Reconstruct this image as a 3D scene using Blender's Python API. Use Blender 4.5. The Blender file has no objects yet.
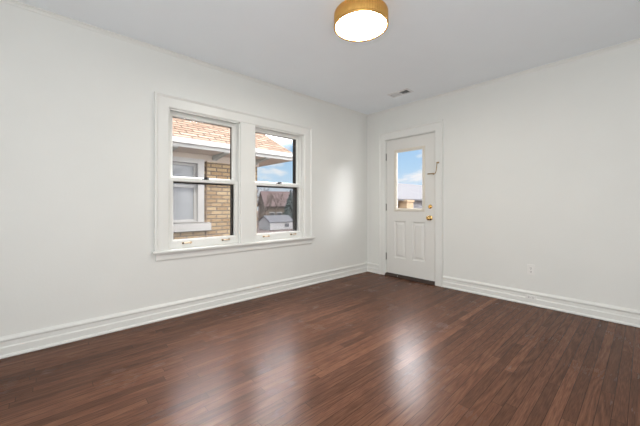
import bpy, bmesh, math, random
from mathutils import Vector, Matrix
S = bpy.context.scene
COL = S.collection
random.seed(7)

# ------------------------------------------------------------------ camera
cam_d = bpy.data.cameras.new('camera')
cam = bpy.data.objects.new('camera', cam_d)
COL.objects.link(cam)
cam.location = (3.082, -3.875, 1.08)
cam.rotation_euler = (math.radians(90), 0, math.radians(47.487))
cam_d.sensor_fit = 'HORIZONTAL'
cam_d.sensor_width = 36.0
cam_d.lens = 298.4 / 640 * 36.0
cam_d.shift_y = -7.8 / 640
cam_d.clip_start = 0.02
cam_d.clip_end = 500
S.camera = cam

# ------------------------------------------------------------------ exposure
S.view_settings.view_transform = 'Standard'
S.view_settings.look = 'None'
S.view_settings.exposure = 0.0
S.view_settings.gamma = 1.0
S.view_settings.use_curve_mapping = False

# ------------------------------------------------------------------ sky
def make_world():
    w = bpy.data.worlds.new('sky'); S.world = w
    w.use_nodes = True
    nt = w.node_tree; nt.nodes.clear()
    N = nt.nodes.new; K = nt.links.new
    out = N('ShaderNodeOutputWorld'); bg = N('ShaderNodeBackground')
    tc = N('ShaderNodeTexCoord'); sep = N('ShaderNodeSeparateXYZ')
    K(tc.outputs['Generated'], sep.inputs[0])
    # clear blue, paler towards the horizon
    ramp = N('ShaderNodeValToRGB')
    e = ramp.color_ramp.elements
    e[0].position = 0.0; e[0].color = (0.80, 0.88, 0.97, 1)
    e[1].position = 0.30; e[1].color = (0.27, 0.52, 0.90, 1)
    m = ramp.color_ramp.elements.new(0.12); m.color = (0.50, 0.72, 0.96, 1)
    K(sep.outputs['Z'], ramp.inputs[0])
    # clouds
    mp = N('ShaderNodeMapping'); mp.inputs['Scale'].default_value = (1, 1, 2.6)
    mp.inputs['Location'].default_value = SKY_OFFSET
    K(tc.outputs['Generated'], mp.inputs[0])
    nz = N('ShaderNodeTexNoise'); nz.inputs['Scale'].default_value = 5.0
    nz.inputs['Detail'].default_value = 7; nz.inputs['Roughness'].default_value = 0.55
    nz.inputs['Distortion'].default_value = 0.3
    K(mp.outputs[0], nz.inputs['Vector'])
    cr = N('ShaderNodeMapRange'); cr.interpolation_type = 'SMOOTHSTEP'
    cr.inputs['From Min'].default_value = 0.47; cr.inputs['From Max'].default_value = 0.62
    K(nz.outputs['Fac'], cr.inputs['Value'])
    mix = N('ShaderNodeMix'); mix.data_type = 'RGBA'
    mix.inputs[7].default_value = (0.97, 0.96, 0.99, 1)
    K(cr.outputs[0], mix.inputs[0]); K(ramp.outputs[0], mix.inputs[6])
    # added sky glow to the north-west, above the direct view, brightens the floor reflections
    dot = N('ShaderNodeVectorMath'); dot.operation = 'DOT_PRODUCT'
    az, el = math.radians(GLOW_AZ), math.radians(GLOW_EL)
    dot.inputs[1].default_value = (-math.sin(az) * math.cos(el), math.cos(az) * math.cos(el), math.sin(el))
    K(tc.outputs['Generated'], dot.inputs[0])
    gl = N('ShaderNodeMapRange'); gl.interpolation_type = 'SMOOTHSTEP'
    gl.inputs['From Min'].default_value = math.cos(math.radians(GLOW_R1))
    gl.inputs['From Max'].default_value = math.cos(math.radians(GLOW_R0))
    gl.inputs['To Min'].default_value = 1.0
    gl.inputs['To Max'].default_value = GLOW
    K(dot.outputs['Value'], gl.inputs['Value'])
    # two more added sky patches, out of direct view: one to the north, seen mirrored in the floor below the door,
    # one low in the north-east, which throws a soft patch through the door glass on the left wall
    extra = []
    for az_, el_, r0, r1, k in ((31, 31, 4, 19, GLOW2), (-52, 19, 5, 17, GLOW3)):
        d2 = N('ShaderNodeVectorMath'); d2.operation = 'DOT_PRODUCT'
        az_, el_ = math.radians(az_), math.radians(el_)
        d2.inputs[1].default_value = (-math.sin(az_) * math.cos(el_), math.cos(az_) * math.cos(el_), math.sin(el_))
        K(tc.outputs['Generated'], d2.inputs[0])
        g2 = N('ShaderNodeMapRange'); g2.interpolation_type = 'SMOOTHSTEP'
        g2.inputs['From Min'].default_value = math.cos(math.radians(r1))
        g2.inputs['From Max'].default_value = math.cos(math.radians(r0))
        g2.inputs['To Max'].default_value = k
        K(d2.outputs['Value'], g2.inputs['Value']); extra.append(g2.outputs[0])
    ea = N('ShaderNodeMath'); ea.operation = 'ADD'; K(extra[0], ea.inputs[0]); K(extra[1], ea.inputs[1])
    # added boost: the whole upper sky is raised to light the outdoors
    ov = N('ShaderNodeMapRange'); ov.interpolation_type = 'SMOOTHSTEP'
    ov.inputs['From Min'].default_value = 0.40; ov.inputs['From Max'].default_value = 0.75
    ov.inputs['To Max'].default_value = ZENITH_BOOST
    K(sep.outputs['Z'], ov.inputs['Value'])
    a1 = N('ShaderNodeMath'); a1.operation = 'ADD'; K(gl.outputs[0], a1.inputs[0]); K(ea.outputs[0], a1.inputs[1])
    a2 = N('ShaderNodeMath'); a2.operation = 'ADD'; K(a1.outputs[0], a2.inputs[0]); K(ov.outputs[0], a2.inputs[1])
    # the sky turns white where these additions make it bright
    wf = N('ShaderNodeMapRange'); wf.inputs['From Min'].default_value = 1.0; wf.inputs['From Max'].default_value = 2.5
    K(a2.outputs[0], wf.inputs['Value'])
    wm = N('ShaderNodeMix'); wm.data_type = 'RGBA'; wm.inputs[7].default_value = (0.98, 0.965, 1.0, 1)
    K(wf.outputs[0], wm.inputs[0]); K(mix.outputs[2], wm.inputs[6])
    mul = N('ShaderNodeVectorMath'); mul.operation = 'SCALE'
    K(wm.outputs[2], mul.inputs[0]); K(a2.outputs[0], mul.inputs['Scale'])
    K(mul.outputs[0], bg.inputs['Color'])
    bg.inputs['Strength'].default_value = 1.0
    K(bg.outputs[0], out.inputs[0])
SKY_OFFSET = (0.3, 0.1, 0.0)
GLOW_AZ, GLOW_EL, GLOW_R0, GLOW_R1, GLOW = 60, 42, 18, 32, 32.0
GLOW2, GLOW3, ZENITH_BOOST = 17.5, 27.0, 0.6
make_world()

# ------------------------------------------------------------------ sun and added fill lights behind the camera
sun_d = bpy.data.lights.new('sun', 'SUN'); sun_d.energy = 3.6; sun_d.angle = math.radians(3)
sun_d.color = (1.0, 0.93, 0.82)
sun = bpy.data.objects.new('sun', sun_d); COL.objects.link(sun)
sun.rotation_euler = Vector((-0.62, 0.38, -0.62)).to_track_quat('-Z', 'Y').to_euler()

def area(name, loc, d, sx, sy, power, color):
    l = bpy.data.lights.new(name, 'AREA'); l.shape = 'RECTANGLE'; l.size = sx; l.size_y = sy
    l.energy = power; l.color = color
    o = bpy.data.objects.new(name, l); COL.objects.link(o); o.location = loc
    o.rotation_euler = Vector(d).to_track_quat('-Z', 'Y').to_euler()
    return o
area('fill_rear', (2.6, -5.30, 1.35), (0, 1, 0.05), 2.2, 1.8, 9, (1.0, 0.99, 0.97))  # added fill in front of the closed rear wall, stands in for daylight
area('fill_camera_side', (3.75, -4.35, 0.6), (-0.53, 0.64, 0.66), 1.1, 1.1, 62, (0.94, 0.975, 1.0))  # added fill aimed up at the far ceiling, stands in for a flash

# ------------------------------------------------------------------ materials
def mat(name, color, rough=0.5, metal=0.0, bump=0.0, bscale=40.0, vary=0.0, vscale=3.0, spec=0.5):
    m = bpy.data.materials.new(name); m.use_nodes = True
    nt = m.node_tree; b = nt.nodes['Principled BSDF']
    N = nt.nodes.new; K = nt.links.new
    b.inputs['Base Color'].default_value = (*color, 1)
    b.inputs['Roughness'].default_value = rough
    b.inputs['Metallic'].default_value = metal
    b.inputs['Specular IOR Level'].default_value = spec
    tc = N('ShaderNodeTexCoord')
    if vary:
        nz = N('ShaderNodeTexNoise'); nz.inputs['Scale'].default_value = vscale; nz.inputs['Detail'].default_value = 5
        K(tc.outputs['Object'], nz.inputs['Vector'])
        mr = N('ShaderNodeMapRange'); mr.inputs['From Min'].default_value = .25; mr.inputs['From Max'].default_value = .75
        mr.inputs['To Min'].default_value = 1 - vary; mr.inputs['To Max'].default_value = 1 + vary
        K(nz.outputs['Fac'], mr.inputs['Value'])
        sc = N('ShaderNodeVectorMath'); sc.operation = 'SCALE'; sc.inputs[0].default_value = color
        K(mr.outputs[0], sc.inputs['Scale']); K(sc.outputs[0], b.inputs['Base Color'])
    if bump:
        nz2 = N('ShaderNodeTexNoise'); nz2.inputs['Scale'].default_value = bscale; nz2.inputs['Detail'].default_value = 3
        K(tc.outputs['Object'], nz2.inputs['Vector'])
        bp = N('ShaderNodeBump'); bp.inputs['Strength'].default_value = bump; bp.inputs['Distance'].default_value = 0.003
        K(nz2.outputs['Fac'], bp.inputs['Height']); K(bp.outputs[0], b.inputs['Normal'])
    return m

M = {}
M['wall'] = mat('wall_paint', (0.79, 0.79, 0.758), 0.55, bump=0.12, bscale=60, vary=0.012)
M['ceiling'] = mat('ceiling_paint', (0.88, 0.92, 0.955), 0.7, bump=0.1, bscale=50, vary=0.01)
M['trim'] = mat('trim_paint', (0.80, 0.80, 0.768), 0.32, bump=0.03, bscale=30)
M['door'] = mat('door_paint', (0.77, 0.757, 0.722), 0.34, bump=0.03, bscale=30)
M['brass'] = mat('brass', (0.78, 0.52, 0.20), 0.22, 1.0, vary=0.05)
M['old_brass'] = mat('aged_brass', (0.42, 0.29, 0.15), 0.35, 1.0, vary=0.15, vscale=60)
M['lift_brass'] = mat('lift_brass', (0.72, 0.54, 0.36), 0.3, 0.8, vary=0.15, vscale=60)
M['gold'] = mat('brushed_gold', (0.82, 0.47, 0.14), 0.36, 1.0, vary=0.04, vscale=20)
M['steel'] = mat('dull_steel', (0.33, 0.32, 0.30), 0.4, 0.9)
M['bronze'] = mat('dark_bronze', (0.035, 0.030, 0.026), 0.45, 0.3)
M['black'] = mat('black_metal', (0.02, 0.02, 0.02), 0.4, 0.5)
M['dark'] = mat('duct_dark', (0.03, 0.03, 0.032), 0.8)
M['white_metal'] = mat('white_enamel', (0.74, 0.74, 0.745), 0.4)
M['plastic'] = mat('white_plastic', (0.84, 0.83, 0.80), 0.3)
M['slot'] = mat('slot_dark', (0.06, 0.055, 0.05), 0.6)
M['sill'] = mat('threshold_wood', (0.045, 0.025, 0.018), 0.6, vary=0.3, vscale=8)
M['lite'] = mat('lite_stop', (0.74, 0.69, 0.60), 0.4)
M['white_out'] = mat('exterior_white', (0.46, 0.455, 0.455), 0.6, vary=0.05, spec=0.05)
M['soffit'] = mat('soffit_paint', (0.48, 0.42, 0.375), 0.7, vary=0.05, spec=0.05)
M['bracket'] = mat('rafter_grey', (0.36, 0.37, 0.36), 0.7, spec=0.05)
M['shutter_pane'] = mat('curtained_pane', (0.27, 0.285, 0.31), 0.12)
M['strip_brown'] = mat('brown_strip', (0.20, 0.14, 0.10), 0.5)
M['bark'] = mat('bark', (0.13, 0.10, 0.085), 0.9, vary=0.2, vscale=5, spec=0.05)
M['needles'] = mat('conifer_needles', (0.075, 0.095, 0.095), 0.8, vary=0.4, vscale=2, spec=0.05)
M['shrub'] = mat('winter_shrub', (0.19, 0.145, 0.115), 0.9, vary=0.4, vscale=1.5, spec=0.05)
M['lawn'] = mat('winter_lawn', (0.095, 0.074, 0.069), 0.95, vary=0.18, vscale=0.25, spec=0.05)
M['grey_roof'] = mat('grey_roof', (0.12, 0.12, 0.13), 0.8, vary=0.12, spec=0.05)
M['red_roof'] = mat('red_roof', (0.15, 0.108, 0.106), 0.8, vary=0.15, spec=0.05)
M['tan_wall'] = mat('tan_wall', (0.17, 0.135, 0.11), 0.8, vary=0.15, spec=0.05)
M['pale_roof'] = mat('pale_roof', (0.165, 0.162, 0.168), 0.75, vary=0.06, vscale=1, spec=0.05)
M['tan_brick'] = mat('cream_brick', (0.50, 0.38, 0.26), 0.8, vary=0.1, spec=0.05)
M['glass_dark'] = mat('far_window', (0.08, 0.085, 0.095), 0.15)

def glass_material(name, tint, refl=1.0):
    m = bpy.data.materials.new(name); m.use_nodes = True
    nt = m.node_tree; nt.nodes.clear(); N = nt.nodes.new; K = nt.links.new
    out = N('ShaderNodeOutputMaterial'); tr = N('ShaderNodeBsdfTransparent'); gl = N('ShaderNodeBsdfGlossy')
    tr.inputs['Color'].default_value = (*tint, 1); gl.inputs['Roughness'].default_value = 0.02
    fr = N('ShaderNodeFresnel'); fr.inputs['IOR'].default_value = 1.45
    mt = N('ShaderNodeMath'); mt.operation = 'MULTIPLY'; mt.inputs[1].default_value = refl
    mx = N('ShaderNodeMixShader')
    K(fr.outputs[0], mt.inputs[0]); K(mt.outputs[0], mx.inputs[0])
    K(tr.outputs[0], mx.inputs[1]); K(gl.outputs[0], mx.inputs[2]); K(mx.outputs[0], out.inputs[0])
    return m
M['glass'] = glass_material('window_glass', (0.97, 0.975, 0.97), 0.05)

def screen_material():
    m = bpy.data.materials.new('insect_screen'); m.use_nodes = True
    nt = m.node_tree; nt.nodes.clear(); N = nt.nodes.new; K = nt.links.new
    out = N('ShaderNodeOutputMaterial'); tr = N('ShaderNodeBsdfTransparent'); df = N('ShaderNodeBsdfDiffuse')
    df.inputs['Color'].default_value = (0.22, 0.22, 0.22, 1)
    mx = N('ShaderNodeMixShader'); mx.inputs[0].default_value = 0.16
    K(tr.outputs[0], mx.inputs[1]); K(df.outputs[0], mx.inputs[2]); K(mx.outputs[0], out.inputs[0])
    return m
M['screen'] = screen_material()

def emission(name, color, strength):
    m = bpy.data.materials.new(name); m.use_nodes = True
    b = m.node_tree.nodes['Principled BSDF']
    b.inputs['Base Color'].default_value = (0.8, 0.78, 0.72, 1)
    b.inputs['Emission Color'].default_value = (*color, 1)
    b.inputs['Emission Strength'].default_value = strength
    b.inputs['Roughness'].default_value = 0.5
    return m
M['diffuser'] = emission('lit_diffuser', (1.0, 0.955, 0.87), 66.0)

def floor_material():
    m = bpy.data.materials.new('walnut_strip_floor'); m.use_nodes = True
    nt = m.node_tree; b = nt.nodes['Principled BSDF']; N = nt.nodes.new; K = nt.links.new
    def math_(op, a, bb=None, c=None):
        n = N('ShaderNodeMath'); n.operation = op
        for i, v in enumerate((a, bb, c)):
            if v is None: continue
            if isinstance(v, (int, float)): n.inputs[i].default_value = v
            else: K(v, n.inputs[i])
        return n.outputs[0]
    W, LN = 0.057, 1.05
    tc = N('ShaderNodeTexCoord'); sp = N('ShaderNodeSeparateXYZ'); K(tc.outputs['Object'], sp.inputs[0])
    X, Y = sp.outputs['X'], sp.outputs['Y']
    row = math_('FLOOR', math_('DIVIDE', X, W))
    wn = N('ShaderNodeTexWhiteNoise'); wn.noise_dimensions = '1D'; K(row, wn.inputs['W'])
    yl = math_('ADD', math_('DIVIDE', Y, LN), math_('MULTIPLY', wn.outputs['Value'], 7.3))
    cell = math_('FLOOR', yl)
    cb = N('ShaderNodeCombineXYZ'); K(row, cb.inputs[0]); K(cell, cb.inputs[1])
    w2 = N('ShaderNodeTexWhiteNoise'); w2.noise_dimensions = '2D'; K(cb.outputs[0], w2.inputs['Vector'])
    rnd = w2.outputs['Value']
    # grain coordinates: each strip gets its own place in the noise
    gx = math_('ADD', math_('MULTIPLY', X, 1.0), math_('MULTIPLY', rnd, 37.0))
    gc = N('ShaderNodeCombineXYZ'); K(gx, gc.inputs[0]); K(math_('MULTIPLY', Y, 0.055), gc.inputs[1]); K(math_('MULTIPLY', rnd, 11.0), gc.inputs[2])
    g1 = N('ShaderNodeTexNoise'); g1.inputs['Scale'].default_value = 200; g1.inputs['Detail'].default_value = 4
    K(gc.outputs[0], g1.inputs['Vector'])
    # cathedral rings
    gc2 = N('ShaderNodeCombineXYZ'); K(gx, gc2.inputs[0]); K(math_('MULTIPLY', Y, 0.085), gc2.inputs[1]); K(math_('MULTIPLY', rnd, 5.0), gc2.inputs[2])
    g2 = N('ShaderNodeTexNoise'); g2.inputs['Scale'].default_value = 11; g2.inputs['Detail'].default_value = 1
    K(gc2.outputs[0], g2.inputs['Vector'])
    rings = math_('PINGPONG', math_('MULTIPLY', g2.outputs['Fac'], 8.0), 0.5)
    rings = math_('MULTIPLY', rings, 2.0)
    flat = math_('MULTIPLY', math_('GREATER_THAN', math_('FRACT', math_('MULTIPLY', rnd, 13.7)), 0.55), 0.26)
    grain = math_('ADD', math_('MULTIPLY', g1.outputs['Fac'], math_('SUBTRACT', 1.0, flat)), math_('MULTIPLY', rings, flat))
    cr = N('ShaderNodeValToRGB'); e = cr.color_ramp.elements
    e[0].position = 0.15; e[0].color = (0.0488, 0.0201, 0.0117, 1)
    e[1].position = 0.85; e[1].color = (0.1912, 0.0921, 0.0525, 1)
    k = e.new(0.5); k.color = (0.1182, 0.0513, 0.0298, 1)
    K(grain, cr.inputs[0])
    tone = N('ShaderNodeMapRange'); tone.inputs['To Min'].default_value = 0.76; tone.inputs['To Max'].default_value = 1.28
    K(rnd, tone.inputs['Value'])
    # a few strips much paler
    w3 = N('ShaderNodeTexWhiteNoise'); w3.noise_dimensions = '3D'
    cb3 = N('ShaderNodeCombineXYZ'); K(row, cb3.inputs[0]); K(cell, cb3.inputs[1]); cb3.inputs[2].default_value = 4.2
    K(cb3.outputs[0], w3.inputs['Vector'])
    pale = math_('MULTIPLY', math_('GREATER_THAN', w3.outputs['Value'], 0.965), 0.55)
    sc = N('ShaderNodeVectorMath'); sc.operation = 'SCALE'
    K(cr.outputs[0], sc.inputs[0]); K(math_('ADD', tone.outputs[0], pale), sc.inputs['Scale'])
    # seams
    fx = math_('FRACT', math_('DIVIDE', X, W)); fy = math_('FRACT', yl)
    ex = math_('MINIMUM', fx, math_('SUBTRACT', 1.0, fx))
    ey = math_('MINIMUM', fy, math_('SUBTRACT', 1.0, fy))
    sx = math_('LESS_THAN', ex, 0.026); sy = math_('LESS_THAN', ey, 0.0012)
    seam = math_('MAXIMUM', sx, sy)
    mx = N('ShaderNodeMix'); mx.data_type = 'RGBA'; mx.inputs[7].default_value = (0.010, 0.005, 0.004, 1)
    K(math_('MULTIPLY', seam, 0.75), mx.inputs[0]); K(sc.outputs[0], mx.inputs[6])
    nt.nodes.remove(b)
    out = nt.nodes['Material Output']
    b = N('ShaderNodeBsdfDiffuse'); gs = N('ShaderNodeBsdfGlossy'); fm = N('ShaderNodeMixShader')
    gs.inputs['Color'].default_value = (1.0, 0.98, 0.985, 1)
    fz = N('ShaderNodeFresnel'); fz.inputs['IOR'].default_value = 1.42
    K(math_('MULTIPLY', fz.outputs[0], VARNISH), fm.inputs[0])
    K(b.outputs[0], fm.inputs[1]); K(gs.outputs[0], fm.inputs[2]); K(fm.outputs[0], out.inputs[0])
    K(mx.outputs[2], b.inputs['Color'])
    rg = N('ShaderNodeTexNoise'); rg.inputs['Scale'].default_value = 3.0; rg.inputs['Detail'].default_value = 4
    K(tc.outputs['Object'], rg.inputs['Vector'])
    rr = N('ShaderNodeMapRange'); rr.inputs['To Min'].default_value = FLOOR_ROUGH - 0.03; rr.inputs['To Max'].default_value = FLOOR_ROUGH + 0.05
    K(rg.outputs['Fac'], rr.inputs['Value'])
    K(math_('ADD', rr.outputs[0], math_('MULTIPLY', grain, -0.04)), gs.inputs['Roughness'])
    hb = math_('SUBTRACT', math_('MULTIPLY', grain, 0.35), math_('MULTIPLY', seam, 0.8))
    hb = math_('ADD', hb, math_('MULTIPLY', rnd, 0.25))
    bp = N('ShaderNodeBump'); bp.inputs['Strength'].default_value = 0.12; bp.inputs['Distance'].default_value = 0.001
    K(hb, bp.inputs['Height']); K(bp.outputs[0], gs.inputs['Normal'])
    return m
FLOOR_ROUGH = 0.27
VARNISH = 0.46
M['floor'] = floor_material()

def brick_material():
    m = bpy.data.materials.new('buff_brick'); m.use_nodes = True
    nt = m.node_tree; b = nt.nodes['Principled BSDF']; N = nt.nodes.new; K = nt.links.new
    tc = N('ShaderNodeTexCoord'); sp = N('ShaderNodeSeparateXYZ'); K(tc.outputs['Object'], sp.inputs[0])
    ad = N('ShaderNodeMath'); ad.operation = 'ADD'; K(sp.outputs['X'], ad.inputs[0]); K(sp.outputs['Y'], ad.inputs[1])
    cb = N('ShaderNodeCombineXYZ'); K(ad.outputs[0], cb.inputs[0]); K(sp.outputs['Z'], cb.inputs[1])
    br = N('ShaderNodeTexBrick'); K(cb.outputs[0], br.inputs['Vector'])
    br.inputs['Scale'].default_value = 1.0
    br.inputs['Brick Width'].default_value = 0.22; br.inputs['Row Height'].default_value = 0.075
    br.inputs['Mortar Size'].default_value = 0.011; br.inputs['Bias'].default_value = 0.0
    br.inputs['Color1'].default_value = (0.28, 0.19, 0.11, 1); br.inputs['Color2'].default_value = (0.45, 0.35, 0.225, 1)
    br.inputs['Mortar'].default_value = (0.16, 0.13, 0.11, 1)
    K(br.outputs['Color'], b.inputs['Base Color'])
    bp = N('ShaderNodeBump'); bp.inputs['Strength'].default_value = 0.5; bp.inputs['Distance'].default_value = 0.006; bp.invert = True
    K(br.outputs['Fac'], bp.inputs['Height']); K(bp.outputs[0], b.inputs['Normal'])
    b.inputs['Roughness'].default_value = 0.85
    return m
M['brick'] = brick_material()

def shingle_material():
    m = bpy.data.materials.new('tan_shingles'); m.use_nodes = True
    nt = m.node_tree; b = nt.nodes['Principled BSDF']; N = nt.nodes.new; K = nt.links.new
    tc = N('ShaderNodeTexCoord'); sp = N('ShaderNodeSeparateXYZ'); K(tc.outputs['Object'], sp.inputs[0])
    cb = N('ShaderNodeCombineXYZ'); K(sp.outputs['Y'], cb.inputs[0]); K(sp.outputs['Z'], cb.inputs[1])
    br = N('ShaderNodeTexBrick'); K(cb.outputs[0], br.inputs['Vector'])
    br.inputs['Scale'].default_value = 1.0
    br.inputs['Brick Width'].default_value = 0.30; br.inputs['Row Height'].default_value = 0.07
    br.inputs['Mortar Size'].default_value = 0.012
    br.inputs['Color1'].default_value = (0.25, 0.17, 0.125, 1); br.inputs['Color2'].default_value = (0.40, 0.30, 0.235, 1)
    br.inputs['Mortar'].default_value = (0.10, 0.07, 0.055, 1)
    K(br.outputs['Color'], b.inputs['Base Color']); b.inputs['Roughness'].default_value = 0.9
    return m
M['shingle'] = shingle_material()

def siding_material():
    m = bpy.data.materials.new('white_siding'); m.use_nodes = True
    nt = m.node_tree; b = nt.nodes['Principled BSDF']; N = nt.nodes.new; K = nt.links.new
    tc = N('ShaderNodeTexCoord'); sp = N('ShaderNodeSeparateXYZ'); K(tc.outputs['Object'], sp.inputs[0])
    md = N('ShaderNodeMath'); md.operation = 'MODULO'; md.inputs[1].default_value = 0.16; K(sp.outputs['Z'], md.inputs[0])
    bp = N('ShaderNodeBump'); bp.inputs['Strength'].default_value = 1.0; bp.inputs['Distance'].default_value = 0.15
    K(md.outputs[0], bp.inputs['Height']); K(bp.outputs[0], b.inputs['Normal'])
    b.inputs['Base Color'].default_value = (0.42, 0.415, 0.42, 1); b.inputs['Roughness'].default_value = 0.6
    return m
M['siding'] = siding_material()

def matte(m):
    """weathered outdoor surfaces have no gloss"""
    nt = m.node_tree; p = nt.nodes['Principled BSDF']; d = nt.nodes.new('ShaderNodeBsdfDiffuse')
    d.inputs['Color'].default_value = p.inputs['Base Color'].default_value
    for a, b in (('Base Color', 'Color'), ('Normal', 'Normal')):
        if p.inputs[a].is_linked: nt.links.new(p.inputs[a].links[0].from_socket, d.inputs[b])
    nt.links.new(d.outputs[0], nt.nodes['Material Output'].inputs['Surface']); nt.nodes.remove(p)
for k_ in ('white_out', 'soffit', 'bracket', 'bark', 'needles', 'shrub', 'lawn', 'grey_roof', 'red_roof', 'tan_wall', 'pale_roof', 'tan_brick', 'brick', 'shingle', 'siding'):
    matte(M[k_])

# ------------------------------------------------------------------ mesh helpers
class MB:
    def __init__(self): self.bm = bmesh.new()
    def box(self, x0, x1, y0, y1, z0, z1, bev=0.0, mtx=None):
        cx, cy, cz = (x0+x1)/2, (y0+y1)/2, (z0+z1)/2
        vs = [self.bm.verts.new((x, y, z)) for x in (x0, x1) for y in (y0, y1) for z in (z0, z1)]
        fs = [(0,1,3,2), (4,6,7,5), (0,4,5,1), (2,3,7,6), (0,2,6,4), (1,5,7,3)]
        faces = [self.bm.faces.new([vs[i] for i in f]) for f in fs]
        if bev:
            es = list({e for f in faces for e in f.edges})
            r = bmesh.ops.bevel(self.bm, geom=es, offset=bev, segments=2, profile=0.6, affect='EDGES')
            vs = list({v for f in r['faces'] for v in f.verts} | {v for v in vs if v.is_valid})
        if mtx is not None:
            bmesh.ops.transform(self.bm, matrix=mtx, verts=vs)
        return self
    def prism(self, pts, axis, a, b, smooth=False):
        """extrude a 2-D outline between a and b along an axis ('x': pts are (y,z); 'y': (x,z); 'z': (x,y))"""
        def P(p, t):
            return {'x': (t, p[0], p[1]), 'y': (p[0], t, p[1]), 'z': (p[0], p[1], t)}[axis]
        A = [self.bm.verts.new(P(p, a)) for p in pts]; B = [self.bm.verts.new(P(p, b)) for p in pts]
        n = len(pts)
        for i in range(n):
            f = self.bm.faces.new((A[i], A[(i+1) % n], B[(i+1) % n], B[i])); f.smooth = smooth
        self.bm.faces.new(A[::-1]); self.bm.faces.new(B)
        return self
    def frame(self, plane, o0, o1, p0, p1, w, d0, d1, prof=None):
        """mitred rectangular frame; plane 'x' (wall at x): o=y, p=z, depth along x; plane 'y': o=x, p=z; plane 'z': o=x,p=y.
        prof: list of (inset 0..1 of w, depth 0..1 from d0 to d1)"""
        prof = prof or [(0, 0), (0, 1), (1, 1), (1, 0)]
        if isinstance(w, (int, float)): w = (w, w, w, w)      # left, right, bottom, top
        def P(o, p, d): return {'x': (d, o, p), 'y': (o, d, p), 'z': (o, p, d)}[plane]
        rings = []
        for a, t in prof:
            d = d0 + (d1 - d0) * t
            c = [(o0 + w[0]*a, p0 + w[2]*a), (o1 - w[1]*a, p0 + w[2]*a), (o1 - w[1]*a, p1 - w[3]*a), (o0 + w[0]*a, p1 - w[3]*a)]
            rings.append([self.bm.verts.new(P(q[0], q[1], d)) for q in c])
        n = len(rings)
        for i in range(n):
            r0, r1 = rings[i], rings[(i+1) % n]
            for k in range(4):
                self.bm.faces.new((r0[k], r0[(k+1) % 4], r1[(k+1) % 4], r1[k]))
        return self
    def tube(self, pts, r, n=10, cap=True, smooth=True):
        pts = [Vector(p) for p in pts]
        if isinstance(r, (int, float)): r = [r]*len(pts)
        rings = []
        prev = None
        for i, p in enumerate(pts):
            d = (pts[min(i+1, len(pts)-1)] - pts[max(i-1, 0)]).normalized()
            ref = prev if prev is not None else (Vector((0, 0, 1)) if abs(d.z) < .9 else Vector((1, 0, 0)))
            u = (ref - d*ref.dot(d))
            if u.length < 1e-5: u = d.orthogonal()
            u.normalize(); prev = u; v = d.cross(u)
            rings.append([self.bm.verts.new(p + (u*math.cos(2*math.pi*k/n) + v*math.sin(2*math.pi*k/n))*r[i]) for k in range(n)])
        for a, b in zip(rings, rings[1:]):
            for k in range(n):
                f = self.bm.faces.new((a[k], a[(k+1) % n], b[(k+1) % n], b[k])); f.smooth = smooth
        if cap:
            self.bm.faces.new(rings[0][::-1]); self.bm.faces.new(rings[-1])
        return self
    def lathe(self, prof, mtx=None, n=32, smooth=True, rmod=None):
        """prof: (radius, height) list around +z"""
        rings = []; vs = []
        for r, h in prof:
            if r < 1e-6:
                v = [self.bm.verts.new((0, 0, h))]
            else:
                v = [self.bm.verts.new(((r + (rmod(k) if rmod else 0))*math.cos(2*math.pi*k/n), (r + (rmod(k) if rmod else 0))*math.sin(2*math.pi*k/n), h)) for k in range(n)]
            rings.append(v); vs += v
        for a, b in zip(rings, rings[1:]):
            if len(a) == 1 and len(b) == 1: continue
            for k in range(n):
                q = [a[0 if len(a) == 1 else k], a[0 if len(a) == 1 else (k+1) % n], b[0 if len(b) == 1 else (k+1) % n], b[0 if len(b) == 1 else k]]
                q = list(dict.fromkeys(q))
                f = self.bm.faces.new(q); f.smooth = smooth
        if mtx is not None: bmesh.ops.transform(self.bm, matrix=mtx, verts=vs)
        return self
    def quad(self, pts):
        self.bm.faces.new([self.bm.verts.new(p) for p in pts]); return self
    def solid(self, verts, faces):
        v = [self.bm.verts.new(p) for p in verts]
        for f in faces: self.bm.faces.new([v[i] for i in f])
        return self
    def build(self, name, material, parent=None, loc=None):
        bmesh.ops.recalc_face_normals(self.bm, faces=self.bm.faces)
        me = bpy.data.meshes.new(name); self.bm.to_mesh(me); self.bm.free()
        me.materials.append(material)
        o = bpy.data.objects.new(name, me); COL.objects.link(o)
        if loc: o.location = loc
        if parent:
            o.parent = parent
            if not loc: o.location = -(Vector(parent_world(parent)))
        return o
def parent_world(p):
    v = Vector(p.location)
    while p.parent: p = p.parent; v = v + p.location
    return v
def empty(name, loc):
    o = bpy.data.objects.new(name, None); COL.objects.link(o); o.location = loc; o.empty_display_size = 0.1
    return o
def tag(o, label, cat, group=None):
    o['label'] = label; o['category'] = cat
    if group: o['group'] = group
    return o
def struct(o): o['kind'] = 'structure'; return o

# ------------------------------------------------------------------ room shell
XR, YB, H = 4.6, -5.4, 2.55
TH = 0.24
# window openings in the left wall (y ranges) and the door opening in the far wall
W1 = (-3.0105, -2.2705); W2 = (-2.0855, -1.3455); WZ = (0.655, 2.010)
DX = (0.360, 1.168); DZ = 2.084

f = MB(); f.box(-TH, XR+TH, YB-TH, TH, -0.06, 0.0); struct(f.build('floor', M['floor']))

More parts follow.
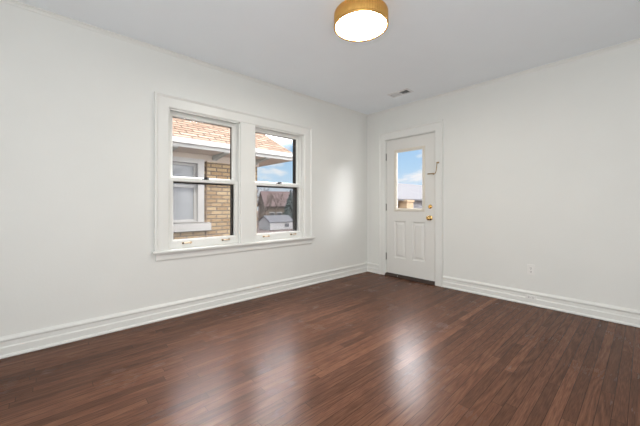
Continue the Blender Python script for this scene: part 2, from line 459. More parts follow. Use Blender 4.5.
w = MB()
w.box(-TH, 0, YB-TH, TH, -0.06, WZ[0]); w.box(-TH, 0, YB-TH, TH, WZ[1], H+0.1)
w.box(-TH, 0, YB-TH, W1[0], WZ[0], WZ[1]); w.box(-TH, 0, W1[1], W2[0], WZ[0], WZ[1]); w.box(-TH, 0, W2[1], TH, WZ[0], WZ[1])
struct(w.build('wall_left', M['wall']))
w = MB()
w.box(0, DX[0], 0, TH, -0.06, H+0.1); w.box(DX[1], XR+TH, 0, TH, -0.06, H+0.1); w.box(DX[0], DX[1], 0, TH, DZ, H+0.1)
struct(w.build('wall_far', M['wall']))
w = MB()      # right wall, solid
w.box(XR, XR+TH, YB-TH, 0, -0.06, H+0.1)
struct(w.build('wall_right', M['wall']))
w = MB(); w.box(0, XR, YB-TH, YB, -0.06, H+0.1); struct(w.build('wall_rear', M['wall']))
# ceiling with a hole for the register
VX, VY = (0.782, 1.036), (-0.512, -0.398)
c = MB()
c.box(0, VX[0], YB, 0, H, H+0.1); c.box(VX[1], XR, YB, 0, H, H+0.1)
c.box(VX[0], VX[1], YB, VY[0], H, H+0.1); c.box(VX[0], VX[1], VY[1], 0, H, H+0.1)
struct(c.build('ceiling', M['ceiling']))

# cove bead where walls meet the ceiling
cv = [(0, 0), (0, -0.030), (0.006, -0.030), (0.010, -0.020), (0.018, -0.011), (0.028, -0.007), (0.028, 0)]
t = MB(); t.prism([(p[0], H+p[1]) for p in cv], 'y', YB, 0); struct(t.build('trim_1', M['wall']))
t = MB(); t.prism([(-p[0], H+p[1]) for p in cv], 'x', 0, XR); struct(t.build('trim_2', M['wall']))

# baseboards: shoe, plinth board with a ledge, upper board and cap bead
bp_ = [(0, 0), (0.027, 0), (0.032, 0.006), (0.031, 0.014), (0.026, 0.021), (0.020, 0.024), (0.020, 0.070), (0.016, 0.077), (0.013, 0.079),
       (0.013, 0.112), (0.017, 0.116), (0.022, 0.121), (0.022, 0.129), (0.018, 0.136), (0.010, 0.142), (0.006, 0.148), (0, 0.148)]
t = MB(); t.prism(bp_, 'y', YB, 0); struct(t.build('baseboard_left', M['trim']))
t = MB(); t.prism([(-p[0], p[1]) for p in bp_], 'x', 0.0, 0.255); t.prism([(-p[0], p[1]) for p in bp_], 'x', 1.272, XR)
struct(t.build('baseboard_far', M['trim']))
t = MB(); t.prism([(XR-p[0], p[1]) for p in bp_], 'y', YB, 0); struct(t.build('baseboard_right', M['trim']))

# ------------------------------------------------------------------ double window: casing, stool, apron
def casing_profile(x0, x1, dirn, d=0.022):
    """cross-section of a flat casing with a raised outer back band; x0 outer edge, x1 inner edge"""
    s = 1 if x1 > x0 else -1
    return [(x0, 0), (x0, d+0.012), (x0+s*0.012, d+0.014), (x0+s*0.026, d+0.006), (x0+s*0.030, d), (x1-s*0.012, d), (x1-s*0.006, d-0.003), (x1, d-0.008), (x1, 0)]
CY0, CY1, CZ1 = -3.140, -1.216, 2.132
def casing(mb, plane, sign, o0, o1, i0, i1, zb, zo, zi, d):
    """mitred casing up one side, across the head and down the other; o = outer edges, i = inner edges"""
    pr = casing_profile(0.0, 0.125, 1, d)
    rings = []
    for a, dd in pr:
        k = a / 0.125
        l, r, h = o0 + (i0-o0)*k, o1 + (i1-o1)*k, zo + (zi-zo)*k
        rings.append([mb.bm.verts.new((dd*sign, q, z) if plane == 'x' else (q, dd*sign, z)) for q, z in ((l, zb), (l, h), (r, h), (r, zb))])
    n = len(rings)
    for i in range(n):
        A, B = rings[i], rings[(i+1) % n]
        for k in range(3): mb.bm.faces.new((A[k], A[k+1], B[k+1], B[k]))
    mb.bm.faces.new([r[0] for r in rings]); mb.bm.faces.new([r[3] for r in rings])
t = MB()
casing(t, 'x', 1, CY0, CY1, W1[0], W2[1], 0.655, CZ1, WZ[1], 0.022)
# mullion: flat board with a shallow raised centre
t.prism([(0, W1[1]), (0.016, W1[1]), (0.020, W1[1]+0.006), (0.020, W2[0]-0.006), (0.016, W2[0]), (0, W2[0])], 'z', 0.655, WZ[1])
struct(t.build('trim_3', M['trim']))
t = MB()      # stool: nosed board, let into both openings
st = [(-0.02, 0.627), (0.046, 0.627), (0.052, 0.632), (0.055, 0.641), (0.052, 0.650), (0.046, 0.655), (-0.02, 0.655)]
t.prism([(max(p[0], 0.0), p[1]) for p in st], 'y', -3.160, -1.185)
for a, b in (W1, W2): t.box(-0.16, 0.001, a, b, 0.627, 0.6552)
# apron under it
ap = [(0, 0.558), (0.010, 0.558), (0.016, 0.563), (0.018, 0.572), (0.018, 0.612), (0.030, 0.618), (0.032, 0.627), (0, 0.627)]
t.prism(ap, 'y', -3.128, -1.216)
struct(t.build('trim_4', M['trim']))

def make_window(name, y0, y1):
    root = empty(name, (0, (y0+y1)/2, WZ[0])); struct(root)
    z0, z1 = WZ
    # jamb lining with interior stops and a parting bead
    j = MB()
    for s, y in ((1, y0), (-1, y1)):
        a, b = sorted((y, y + s*0.012)); j.box(-0.002, -0.022, a, b, z0, z1, 0)
        a, b = sorted((y, y + s*0.010)); j.box(-0.064, -0.072, a, b, z0, z1, 0)
        a, b = sorted((y, y + s*0.018)); j.box(-0.112, -0.124, a, b, z0, z1, 0)
    j.box(-0.022, -0.002, y0, y1, z1-0.012, z1); j.box(-0.124, -0.112, y0, y1, z1-0.018, z1)
    j.build('jamb_stop', M['trim'], root)
    # upper sash (outer track)
    u0, u1 = y0 + 0.004, y1 - 0.004
    sp_ = [(0, 0), (0, 1), (0.80, 1), (0.9, 0.85), (1, 0.62), (1, 0.30), (0.8, 0)]
    up = MB(); up.frame('x', u0, u1, 1.326, z1 - 0.004, (0.052, 0.052, 0.042, 0.044), -0.108, -0.073, sp_)
    us = up.build('upper_sash', M['trim'], root)
    g = MB(); g.box(-0.094, -0.090, u0 + 0.04, u1 - 0.04, 1.35, z1 - 0.035); g.build('glass_pane', M['glass'], us)
    lo = MB(); lo.frame('x', u0, u1, 0.6555, 1.344, (0.046, 0.046, 0.086, 0.030), -0.063, -0.026, sp_)
    ls = lo.build('lower_sash', M['trim'], root)
    g = MB(); g.box(-0.048, -0.044, u0 + 0.04, u1 - 0.04, 0.72, 1.33); g.build('glass_pane', M['glass'], ls)
    # sash lock on the meeting rail
    yc = (y0 + y1) / 2
    k = MB()
    k.box(-0.060, -0.028, yc - 0.034, yc + 0.034, 1.344, 1.354, 0.002)
    k.lathe([(0, 0), (0.017, 0), (0.017, 0.016), (0.012, 0.023), (0, 0.024)], Matrix.Translation((-0.046, yc, 1.349)), 16)
    k.tube([(-0.046, yc, 1.364), (-0.030, yc + 0.012, 1.365), (-0.022, yc + 0.030, 1.364)], [0.008, 0.007, 0.008], 8)
    k.build('sash_lock', M['black'], ls)
    # two bar lifts on the bottom rail
    for yl in (yc - 0.196, yc + 0.214):
        b = MB()
        for s in (-1, 1):
            b.lathe([(0, 0), (0.012, 0), (0.012, 0.003), (0.006, 0.006), (0.005, 0.016), (0.0, 0.018)],
                    Matrix.Translation((-0.026, yl + s*0.038, 0.704)) @ Matrix.Rotation(math.pi/2, 4, 'Y'), 12)
        b.tube([(-0.026, yl - 0.038, 0.704), (-0.012, yl - 0.036, 0.704), (-0.008, yl - 0.024, 0.704), (-0.008, yl + 0.024, 0.704), (-0.012, yl + 0.036, 0.704), (-0.026, yl + 0.038, 0.704)], 0.0055, 8)
        lf = b.build('sash_lift', M['lift_brass'], ls)
        q = MB(); q.lathe([(0, 0), (0.009, 0), (0.008, 0.004), (0, 0.005)], Matrix.Translation((-0.0105, yl - 0.040, 0.704)) @ Matrix.Rotation(math.pi/2, 4, 'Y'), 12)
        q.build('screw', M['bronze'], lf)
    # sash pulley in the right jamb
    p = MB(); p.box(-0.098, -0.080, y1 - 0.0035, y1 + 0.0, 1.86, 1.93, 0.001)
    p.lathe([(0, 0), (0.013, 0), (0.013, 0.004), (0.009, 0.005), (0, 0.005)], Matrix.Translation((-0.089, y1 - 0.003, 1.90)) @ Matrix.Rotation(math.pi/2, 4, 'X'), 16)
    p.build('sash_pulley', M['steel'], root)
    # storm window outside: dark bronze frame, two panes and an insect screen below
    s_ = MB(); s_.frame('x', y0, y1, 0.66, z1, (0.034, 0.034, 0.03, 0.040), -0.160, -0.126)
    s_.box(-0.156, -0.130, y0 + 0.034, y1 - 0.034, 1.303, 1.352)
    s_.box(-0.238, -0.160, y0, y0 + 0.003, 0.66, z1); s_.box(-0.238, -0.160, y1 - 0.003, y1, 0.66, z1)
    so = s_.build('storm_window', M['bronze'], root)
    g = MB(); g.box(-0.145, -0.142, y0 + 0.03, y1 - 0.03, 1.34, z1 - 0.03); g.build('glass_pane', M['glass'], so)
    g = MB(); g.box(-0.139, -0.1385, y0 + 0.03, y1 - 0.03, 0.68, 1.31); g.build('insect_screen', M['screen'], so)
    # sloping outer sill
    o = MB(); o.prism([(-0.16, 0.56), (-0.29, 0.56), (-0.29, 0.60), (-0.16, 0.66), (-0.12, 0.66), (-0.12, 0.60)], 'y', y0, y1)
    o.build('outer_sill', M['white_out'], root)
    return root
make_window('window_1', *W1)
make_window('window_2', *W2)

# ------------------------------------------------------------------ door casing and door
t = MB()
DC0, DC1, DCZ = 0.252, 1.274, 2.208
casing(t, 'y', -1, DC0, DC1, DX[0]+0.006, DX[1]-0.006, 0.0, DCZ, DZ-0.006, 0.020)
# jamb lining
t.box(DX[0], DX[0]+0.012, 0, 0.16, 0, DZ); t.box(DX[1]-0.012, DX[1], 0, 0.16, 0, DZ); t.box(DX[0], DX[1], 0, 0.16, DZ-0.010, DZ)
t.box(DX[0]+0.012, DX[0]+0.026, 0.052, 0.10, 0, DZ-0.01); t.box(DX[1]-0.026, DX[1]-0.012, 0.052, 0.10, 0, DZ-0.01); t.box(DX[0]+0.012, DX[1]-0.012, 0.052, 0.10, DZ-0.024, DZ-0.01)
struct(t.build('trim_5', M['trim']))
t = MB()
t.prism([(-0.030, 0), (-0.030, 0.012), (-0.012, 0.036), (0.0, 0.040), (0.22, 0.040), (0.22, 0)], 'x', DX[0]+0.006, DX[1]-0.006)
ts = struct(t.build('trim_6', M['sill']))
q = MB(); q.lathe([(0, 0), (0.006, 0), (0.005, 0.002), (0, 0.003)], Matrix.Translation((0.585, -0.021, 0.0245)) @ Matrix.Rotation(math.radians(53), 4, 'X'), 12)
q.build('screw', M['white_metal'], ts)

door = empty('door_1', (DX[0], 0.0, 0.045)); struct(door)
x0, x1, z0, z1 = 0.3765, 1.1520, 0.047, 2.068
yf, yb = 0.004, 0.046
GL = (0.546, 0.984, 1.020, 1.880)
PN = [(0.512, 0.712, 0.286, 0.846), (0.812, 1.014, 0.286, 0.846)]
d = MB()
# slab built as stiles, rails and moulded panels
def slab(a, b, c_, e): d.box(a, b, yf, yb, c_, e)
slab(x0, GL[0], PN[0][3], z1); slab(GL[1], x1, PN[0][3], z1)
slab(GL[0], GL[1], GL[3], z1); slab(GL[0], GL[1], PN[0][3], GL[2])
slab(x0, PN[0][0], z0, PN[0][3]); slab(PN[0][1], PN[1][0], z0, PN[0][3]); slab(PN[1][1], x1, z0, PN[0][3])
for p in PN: slab(p[0], p[1], z0, p[2])
body = d.build('door_slab', M['door'], door)
for p in PN:
    a = MB()
    a.frame('y', p[0], p[1], p[2], p[3], 0.058, yf, yf + 0.014, [(0, 0), (0.10, 0.15), (0.28, 0.95), (0.42, 1.0), (0.55, 0.95), (1.0, 0.12), (1.0, 2.0), (0, 2.0)])
    a.box(p[0] + 0.056, p[1] - 0.056, yf + 0.0017, yb - 0.004, p[2] + 0.056, p[3] - 0.056)
    a.build('raised_panel', M['door'], door)
lf = MB()
lf.frame('y', GL[0]-0.030, GL[1]+0.030, GL[2]-0.030, GL[3]+0.030, 0.044, yf + 0.002, yf - 0.014, [(0, 0), (0, 0.45), (0.2, 0.9), (0.45, 1.0), (0.7, 0.8), (1, 0.2), (1, -0.8), (0.4, -0.8)])
lfo = lf.build('glazing_frame', M['lite'], door)
lfo['label'] = 'cream moulded frame around the door glass'
g = MB(); g.box(GL[0], GL[1], 0.022, 0.027, GL[2], GL[3]); g.build('glass_pane', M['glass'], door)
for z in (1.822, 1.050, 0.295):
    h = MB(); h.tube([(x0 - 0.004, yf - 0.007, z - 0.052), (x0 - 0.004, yf - 0.007, z + 0.052)], 0.0065, 10)
    h.box(x0 - 0.010, x0 + 0.004, yf - 0.004, yf + 0.002, z - 0.05, z + 0.05)
    for s in (-1, 1): h.tube([(x0 - 0.004, yf - 0.007, z + s*0.052), (x0 - 0.004, yf - 0.007, z + s*0.058)], [0.0045, 0.002], 8)
    h.build('hinge', M['steel'], door)
RX = Matrix.Rotation(math.pi/2, 4, 'X')       # +z of a lathe turned into -y (into the room)
k = MB()
k.lathe([(0, 0), (0.033, 0), (0.033, 0.004), (0.026, 0.009), (0.013, 0.012), (0.012, 0.030), (0.020, 0.036), (0.028, 0.046), (0.0295, 0.056), (0.026, 0.066), (0.016, 0.073), (0, 0.075)], Matrix.Translation((1.088, yf, 0.905)) @ RX, 28)
k.build('door_knob', M['brass'], door)
k = MB()
k.lathe([(0, 0), (0.030, 0), (0.030, 0.006), (0.024, 0.014), (0.015, 0.016), (0, 0.016)], Matrix.Translation((1.088, yf, 1.060)) @ RX, 28)
db = k.build('deadbolt', M['brass'], door)
k = MB(); k.box(1.082, 1.094, yf - 0.034, yf - 0.015, 1.038, 1.082, 0.003); k.build('thumb_turn', M['brass'], db)

# swing bar latch fixed beside the glass, its arm folded back over the casing
la = tag(empty('swing_latch', (1.16, 0.0, 1.50)), 'thin aged brass swing latch curving from the white door edge onto its casing', 'latch')
b = MB(); b.box(1.048, 1.146, yf - 0.0035, yf + 0.0005, 1.503, 1.518, 0.001)
b.tube([(1.060, yf - 0.009, 1.511), (1.140, yf - 0.009, 1.507)], 0.0065, 10)
b.build('door_plate', M['old_brass'], la)
b = MB()
arm = [(1.120, -0.024, 1.506), (1.152, -0.030, 1.494), (1.174, -0.034, 1.502), (1.190, -0.036, 1.535), (1.198, -0.037, 1.585), (1.202, -0.036, 1.640)]
b.tube(arm, 0.0046, 10)
b.build('swing_arm', M['old_brass'], la)
b = MB(); b.box(1.192, 1.226, -0.026, -0.0195, 1.638, 1.658, 0.001); b.tube([(1.202, -0.024, 1.645), (1.202, -0.042, 1.645)], 0.0065, 10); b.build('casing_plate', M['old_brass'], la)

# ------------------------------------------------------------------ ceiling lamp
LX, LY = 1.607, -2.098
lamp = tag(empty('ceiling_light', (LX, LY, H)), 'round flush ceiling lamp with a ribbed gold band and glowing white disc', 'ceiling lamp')
r = 0.203
n = 256
b = MB()
b.lathe([(r - 0.012, -0.002), (r - 0.003, -0.002), (r, -0.006), (r, -0.092), (r - 0.003, -0.095), (r - 0.008, -0.095), (r - 0.008, -0.010), (r - 0.012, -0.010)], None, n, True, lambda k: 0.0018*math.cos(k*math.pi*2/4))
b.build('ribbed_band', M['gold'], lamp, (0, 0, 0))
b = MB()
b.lathe([(r - 0.005, -0.090), (r + 0.003, -0.091), (r + 0.005, -0.096), (r + 0.004, -0.105), (r - 0.001, -0.109), (r - 0.009, -0.108), (r - 0.010, -0.092)], None, 96)
b.build('lower_rim', M['gold'], lamp, (0, 0, 0))
b = MB()
b.lathe([(r - 0.0105, -0.096), (r - 0.013, -0.103), (r - 0.06, -0.105), (0, -0.106)], None, 96)
b.build('diffuser', M['diffuser'], lamp, (0, 0, 0))
b = MB(); b.lathe([(0, 0), (r - 0.014, 0), (r - 0.014, -0.012), (0, -0.012)], None, 64); b.build('ceiling_plate', M['gold'], lamp, (0, 0, 0))

# ------------------------------------------------------------------ ceiling register
rg = tag(empty('ceiling_vent', ((VX[0]+VX[1])/2, (VY[0]+VY[1])/2, H)), 'small white two-way air register set in the ceiling above the door', 'vent')
b = MB(); b.frame('z', VX[0]-0.026, VX[1]+0.026, VY[0]-0.026, VY[1]+0.026, 0.030, H, H-0.007, [(0, 0), (0.15, 0.6), (0.4, 1), (1, 1), (1, -0.6), (0.9, -0.6), (0.85, 0)])
xm = (VX[0]+VX[1])/2 - 0.004
b.box(xm - 0.014, xm + 0.014, VY[0], VY[1], H-0.005, H+0.004)
b.build('vent_frame', M['white_metal'], rg)
b = MB()
b.box(VX[0]-0.004, VX[1]+0.004, VY[0]-0.004, VY[1]+0.004, H+0.145, H+0.15)
for a in ((VX[0]-0.004, VX[0], VY[0]-0.004, VY[1]+0.004), (VX[1], VX[1]+0.004, VY[0]-0.004, VY[1]+0.004), (VX[0], VX[1], VY[0]-0.004, VY[0]), (VX[0], VX[1], VY[1], VY[1]+0.004)):
    b.box(a[0], a[1], a[2], a[3], H+0.1, H+0.15)
b.box(VX[0]+0.0005, VX[0]+0.002, VY[0], VY[1], H, H+0.1); b.box(VX[1]-0.002, VX[1]-0.0005, VY[0], VY[1], H, H+0.1)
b.box(VX[0], VX[1], VY[0]+0.0005, VY[0]+0.002, H, H+0.1); b.box(VX[0], VX[1], VY[1]-0.002, VY[1]-0.0005, H, H+0.1)
b.build('duct', M['dark'], rg)
def louvers(xa, xb, ang, name, k=9):
    for i in range(k):
        x = xa + (xb - xa) * (i + 0.5) / k
        q = MB(); q.box(-0.0085, 0.0085, VY[0]+0.001, VY[1]-0.001, -0.0006, 0.0006, 0, Matrix.Translation((x, 0, H+0.004)) @ Matrix.Rotation(ang, 4, 'Y'))
        q.build(name, M['white_metal'], rg)
louvers(VX[0]+0.004, xm-0.016, math.radians(-26), 'louver', 8)
louvers(xm+0.016, VX[1]-0.004, math.radians(42), 'louver')

# ------------------------------------------------------------------ outlets on the far wall
def outlet(cx, cz, w_, h_, yw, label, horizontal=False):
    o = tag(empty('power_outlet', (cx, yw, cz)), label, 'outlet')
    p = MB(); p.box(cx - w_/2, cx + w_/2, yw - 0.006, yw + 0.001, cz - h_/2, cz + h_/2, 0.002); p.build('cover_plate', M['plastic'], o)
    for s in (-1, 1):
        rx, rz = (cx + s*0.020, cz) if horizontal else (cx, cz + s*0.020)
        q = MB(); q.box(rx - 0.0145, rx + 0.0145, yw - 0.008, yw - 0.005, rz - 0.0145, rz + 0.0145, 0.001)
        rc = q.build('receptacle', M['plastic'], o)
        sl = MB()
        for t_ in (-1, 1):
            if horizontal: sl.box(rx - 0.005, rx + 0.004, yw - 0.0086, yw - 0.0078, rz + t_*0.006 - 0.0014, rz + t_*0.006 + 0.0014)
            else: sl.box(rx + t_*0.006 - 0.0014, rx + t_*0.006 + 0.0014, yw - 0.0086, yw - 0.0078, rz - 0.004, rz + 0.005)
        if horizontal: sl.lathe([(0, 0), (0.0026, 0), (0.0026, 0.0008), (0, 0.0008)], Matrix.Translation((rx + 0.009, yw - 0.0078, rz)) @ RX, 10)
        else: sl.lathe([(0, 0), (0.0026, 0), (0.0026, 0.0008), (0, 0.0008)], Matrix.Translation((rx, yw - 0.0078, rz - 0.009)) @ RX, 10)
        sl.build('slots', M['slot'], rc)
    q = MB(); q.lathe([(0, 0), (0.0035, 0), (0.003, 0.0012), (0, 0.0015)], Matrix.Translation((cx, yw - 0.006, cz)) @ RX, 10); q.build('screw', M['steel'], o)
    return o
outlet(2.243, 0.380, 0.066, 0.112, 0.0, 'white wall outlet, upright on the bare wall above the baseboard')
outlet(2.245, 0.086, 0.104, 0.046, -0.0145, 'white outlet lying sideways in the baseboard below the wall outlet', True)

# ------------------------------------------------------------------ outside
GZ = -2.7
g = MB(); g.box(-170, 80, -60, 170, GZ-0.3, GZ); struct(g.build('ground', M['lawn']))

# the house next door
nx, ny1 = -2.5, -0.57
nb = tag(empty('neighbouring_house', (-6.5, -6.0, GZ)), 'buff brick house with tan shingle roof close outside the left window', 'house')
WY = (-3.30, -1.80, 0.77, 1.87)        # its window opening
b = MB()
b.box(nx-0.3, nx, -12, WY[0], GZ, 2.02); b.box(nx-0.3, nx, WY[1], ny1, GZ, 2.02)
b.box(nx-0.3, nx, WY[0], WY[1], GZ, WY[2]); b.box(nx-0.3, nx, WY[0], WY[1], WY[3], 2.02)
b.box(-10.5, nx-0.3, ny1-0.3, ny1, GZ, 2.02); b.box(-10.5, -10.2, -12, ny1-0.3, GZ, 2.02)
b.build('brick_wall', M['brick'], nb)
b = MB(); b.box(nx-0.002, nx+0.030, -12, ny1+0.03, 1.895, 2.02); b.box(-10.5, nx, ny1-0.002, ny1+0.03, 1.895, 2.02); b.build('frieze_board', M['soffit'], nb)
ex, ey = -1.90, -0.05                  # eave corner
b = MB(); b.box(-11.1, ex-0.02, -12.5, ey-0.02, 2.02, 2.035); b.build('soffit', M['soffit'], nb)
b = MB()
b.box(ex-0.025, ex, -12.5, ey, 2.012, 2.118); b.box(-11.1, ex-0.025, ey-0.025, ey, 2.012, 2.118)
b.box(ex, ex+0.075, -12.5, ey+0.02, 2.062, 2.148, 0.008)
b.build('fascia', M['white_out'], nb)
tp = 0.53                               # pitch
hx = (ex + -11.1)/2; o_ = 0.05; zr = 2.118 + (ex + o_ - hx)*tp
b = MB()
b.prism([(ex+0.02, 2.106), (ex+0.02, 2.146), (hx, zr+0.03), (2*hx-ex-o_, 2.135), (2*hx-ex-o_, 2.100), (hx, zr-0.04)], 'y', -12.5, ey)
b.build('roof', M['shingle'], nb)
b = MB()
b.prism([(ex-0.02, 2.035), (ex-0.02, 2.085), (hx, zr-0.045), (2*hx-ex+0.02, 2.085), (2*hx-ex+0.02, 2.035), (hx, zr-0.14)], 'y', ey-0.06, ey-0.035)
b.build('rake_board', M['white_out'], nb)
b = MB(); b.prism([(nx, 2.035), (-10.5, 2.035), (hx, zr-0.30)], 'y', ny1-0.3, ny1); b.build('gable_wall', M['brick'], nb)
for i in range(9):
    y = -0.55 - i*0.86
    b = MB(); b.prism([(nx+0.03, 2.02), (nx+0.03, 1.93), (nx+0.12, 1.955), (ex-0.06, 2.0), (ex-0.06, 2.02)], 'y', y-0.045-0.1, y+0.045-0.1); b.build('eave_bracket', M['bracket'], nb)
b = MB()
b.frame('x', WY[0]-0.09, WY[1]+0.09, WY[2], WY[3]+0.06, (0.115, 0.115, 0.01, 0.085), nx-0.08, nx+0.035)
b.frame('x', WY[0]+0.02, WY[1]-0.02, WY[2], 1.45, 0.05, nx-0.10, nx-0.05); b.frame('x', WY[0]+0.02, WY[1]-0.02, 1.41, WY[3]-0.02, 0.045, nx-0.13, nx-0.08)
nf = b.build('window_frame', M['white_out'], nb)
b = MB(); b.box(nx-0.085, nx-0.08, WY[0]+0.05, WY[1]-0.05, WY[2]+0.04, 1.42); b.box(nx-0.11, nx-0.105, WY[0]+0.05, WY[1]-0.05, 1.44, WY[3]-0.05); b.build('window_pane', M['shutter_pane'], nf)
b = MB(); b.prism([(nx-0.05, 0.62), (nx+0.09, 0.615), (nx+0.09, 0.735), (nx-0.05, 0.78)], 'y', WY[0]-0.22, WY[1]+0.20); b.build('window_sill', M['white_out'], nf)
b = MB(); b.tube([(nx+0.02, -1.665, GZ), (nx+0.02, -1.665, 1.90)], 0.016, 8); b.build('wall_strip', M['strip_brown'], nb)  # brown tube standing in for the shadow line beside the window frame

# pale house behind, seen through the door glass
ph = tag(empty('pale_house', (-8.2, 11.5, GZ)), 'low white sided house with pale grey roof seen through the door glass', 'house')
b = MB(); b.box(-10.6, -5.0, 8.1, 19, GZ, 1.33); b.prism([(-10.6, 1.33), (-5.0, 1.33), (-7.8, 2.36)], 'y', 8.1, 19); b.build('siding_wall', M['siding'], ph)
b = MB(); b.prism([(-4.62, 1.30), (-4.62, 1.38), (-7.8, 2.52), (-10.98, 1.38), (-10.98, 1.30), (-7.8, 2.42)], 'y', 7.95, 19.3); b.build('roof', M['pale_roof'], ph)
b = MB(); b.box(-4.98, -4.50, 8.62, 9.20, GZ, 1.26, 0.02); b.box(-5.0, -4.46, 8.58, 9.24, 1.22, 1.33, 0.01); b.build('chimney', M['tan_brick'], ph)
b = MB(); b.box(-5.0, -4.96, 9.70, 9.80, GZ, 1.31); b.build('wall_strip', M['strip_brown'], ph)

# white garage down the slope
ga = tag(empty('white_garage', (-36.8, 23.2, GZ)), 'small white garage with grey roof and dark side window far beyond the right window', 'garage')
b = MB(); b.box(-38.4, -35.2, 21.0, 25.4, GZ, -1.50); b.prism([(-38.4, -1.50), (-35.2, -1.50), (-36.8, -0.62)], 'y', 21.0, 25.4); b.build('siding_wall', M['siding'], ga)
b = MB(); b.prism([(-35.05, -1.58), (-35.05, -1.50), (-36.8, -0.52), (-38.55, -1.50), (-38.55, -1.58), (-36.8, -0.61)], 'y', 20.85, 25.55); b.build('roof', M['grey_roof'], ga)
b = MB(); b.box(-35.21, -35.16, 23.7, 24.5, -2.35, -1.80); b.build('side_window', M['glass_dark'], ga)

# houses farther off
def far_house(loc, sx, sy, hw, hr, wall, roof, label, rot):
    o = empty('far_house', loc); o.rotation_euler.z = rot
    tag(o, label, 'house')
    b = MB(); b.box(-sx, sx, -sy, sy, 0, hw); b.prism([(-sx, hw), (sx, hw), (0, hw + hr)], 'y', -sy, sy); b.build('house_wall', wall, o, (0, 0, 0))
    b = MB(); k = hr/sx; e = 0.5
    b.prism([(-sx-e, hw-k*e), (0, hw+hr), (sx+e, hw-k*e), (sx+e, hw-k*e+0.2), (0, hw+hr+0.25), (-sx-e, hw-k*e+0.2)], 'y', -sy-e, sy+e); b.build('roof', roof, o, (0, 0, 0))
    for y in (-sy*0.6, -sy*0.1, sy*0.45):
        for z in (1.0, 3.4):
            if z + 1.3 > hw: continue
            q = MB(); q.frame('x', y-0.6, y+0.6, z, z+1.4, 0.15, sx-0.02, sx+0.08); wf = q.build('window_frame', M['white_out'], o, (0, 0, 0))
            q = MB(); q.box(sx-0.01, sx+0.03, y-0.5, y+0.5, z+0.1, z+1.3); q.build('window_pane', M['glass_dark'], wf, (0, 0, 0))
    return o
far_house((-50.5, 32.5, GZ), 3.6, 2.9, 3.8, 2.7, M['tan_wall'], M['red_roof'], 'red roofed house behind the white garage beyond the right window', math.radians(-20))
far_house((-62.5, 26.5, GZ), 4.2, 4.2, 3.6, 1.9, M['tan_wall'], M['grey_roof'], 'tan house with grey roof left of the red roofed house', math.radians(10))

# bare trees, conifers and winter shrubs
def bare_tree(loc, h, seed, label):
    rnd = random.Random(seed)
    o = tag(empty('bare_tree', loc), label, 'tree')
    tr = MB(); tr.tube([(0, 0, 0), (0.1, 0, h*0.25), (0.05, 0.1, h*0.5)], [h*0.024, h*0.018, h*0.012], 8); tr.build('trunk', M['bark'], o, (0, 0, 0))
    br = MB()
    def grow(p, d, l, r_, lev):
        d = d.normalized(); q = p + d*l
        br.tube([p, (p+q)/2 + Vector((rnd.uniform(-1, 1), rnd.uniform(-1, 1), 0))*l*0.06, q], [r_, r_*0.8, r_*0.6], 5 if lev < 2 else 3)
        if lev >= 4: return
        for i in range(3 if lev < 3 else 4):
            nd = d + Vector((rnd.uniform(-1, 1), rnd.uniform(-1, 1), rnd.uniform(-0.15, 0.6)))*0.75
            grow(q - d*l*rnd.uniform(0, 0.35), nd, l*rnd.uniform(0.6, 0.8), r_*0.55, lev+1)
    for i in range(5):
        a = i*2*math.pi/5 + rnd.uniform(-.4, .4)
        grow(Vector((0.05, 0.05, h*rnd.uniform(0.3, 0.5))), Vector((math.cos(a)*0.8, math.sin(a)*0.8, 1.0)), h*0.2, h*0.010, 0)
    br.build('branches', M['bark'], o, (0, 0, 0))
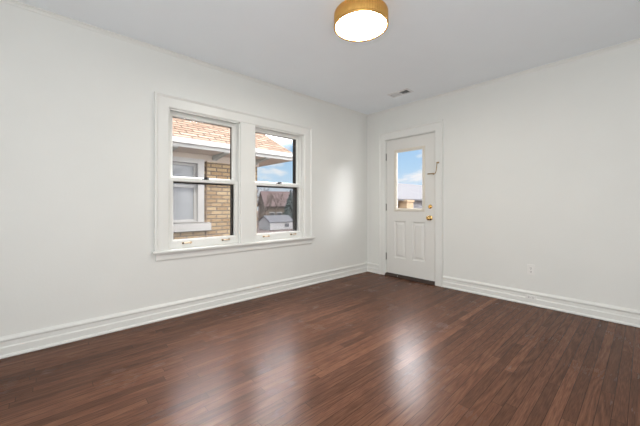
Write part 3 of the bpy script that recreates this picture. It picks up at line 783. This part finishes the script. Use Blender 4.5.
for i, (x, y, h, lb) in enumerate([(-39.4, 22.9, 6.4, 'leafless grey tree rising behind the gable end of the white garage'), (-45.5, 29.0, 7.2, 'leafless grey tree left of the red roofed house, in front of it'),
                               (-63.0, 47.0, 9.6, 'tall leafless grey tree beyond the right end of the red roofed house'),
                               (-37.6, 32.6, 6.4, 'leafless grey tree at the right end of the red roofed house, nearer than the house'), (-66, 37.5, 9.8, 'tall leafless grey tree far behind the tan house')]):
    bare_tree((x, y, GZ), h, 20+i, lb)
def conifer(loc, h, seed, label):
    rnd = random.Random(seed)
    o = tag(empty('conifer', loc), label, 'tree')
    t_ = MB(); t_.tube([(0, 0, 0), (0, 0, h*0.95)], [h*0.02, 0.02], 6); t_.build('trunk', M['bark'], o, (0, 0, 0))
    f_ = MB()
    for i in range(420):
        z = h*(0.06 + 0.94*rnd.random()**1.3); rr = (h - z)*0.36*(0.75 + 0.5*rnd.random()); a = rnd.uniform(0, 6.283)
        p = Vector((math.cos(a)*rr*0.15, math.sin(a)*rr*0.15, z + rr*0.25)); q = Vector((math.cos(a)*rr, math.sin(a)*rr, z - rr*0.12))
        f_.tube([p, (p+q)/2 + Vector((0, 0, 0.05)), q], [0.04, 0.17, 0.02], 4, smooth=False)
    f_.build('foliage', M['needles'], o, (0, 0, 0))
conifer((-40.6, 28.9, GZ), 6.4, 3, 'dark conifer at the right edge of the right window view')
conifer((-41.5, 34.0, GZ), 5.6, 4, 'grey green conifer right of the red roofed house')
def shrub(loc, r_, h, seed, label):
    rnd = random.Random(seed); m = MB()
    for i in range(260):
        a = rnd.uniform(0, 6.283); k = rnd.random()**0.5*r_; t0 = Vector((math.cos(a)*k*0.35, math.sin(a)*k*0.35, 0))
        t1 = Vector((math.cos(a)*k, math.sin(a)*k, h*(0.55 + 0.45*rnd.random())*(1 - 0.35*(k/r_)**2)))
        m.tube([t0, (t0+t1)/2 + Vector((0, 0, 0.1)), t1], [0.05, 0.06, 0.02], 3, smooth=False)
    o = m.build('shrub', M['shrub'], None, loc); tag(o, label, 'shrub'); return o
shrub((-43.6, 22.0, GZ), 1.9, 3.0, 1, 'brown leafless thicket behind the left end of the white garage')
shrub((-43.6, 25.6, GZ), 1.6, 2.9, 2, 'brown leafless thicket behind the middle of the white garage')
shrub((-44.6, 31.6, GZ), 1.4, 2.6, 3, 'brown leafless thicket behind the right end of the white garage')
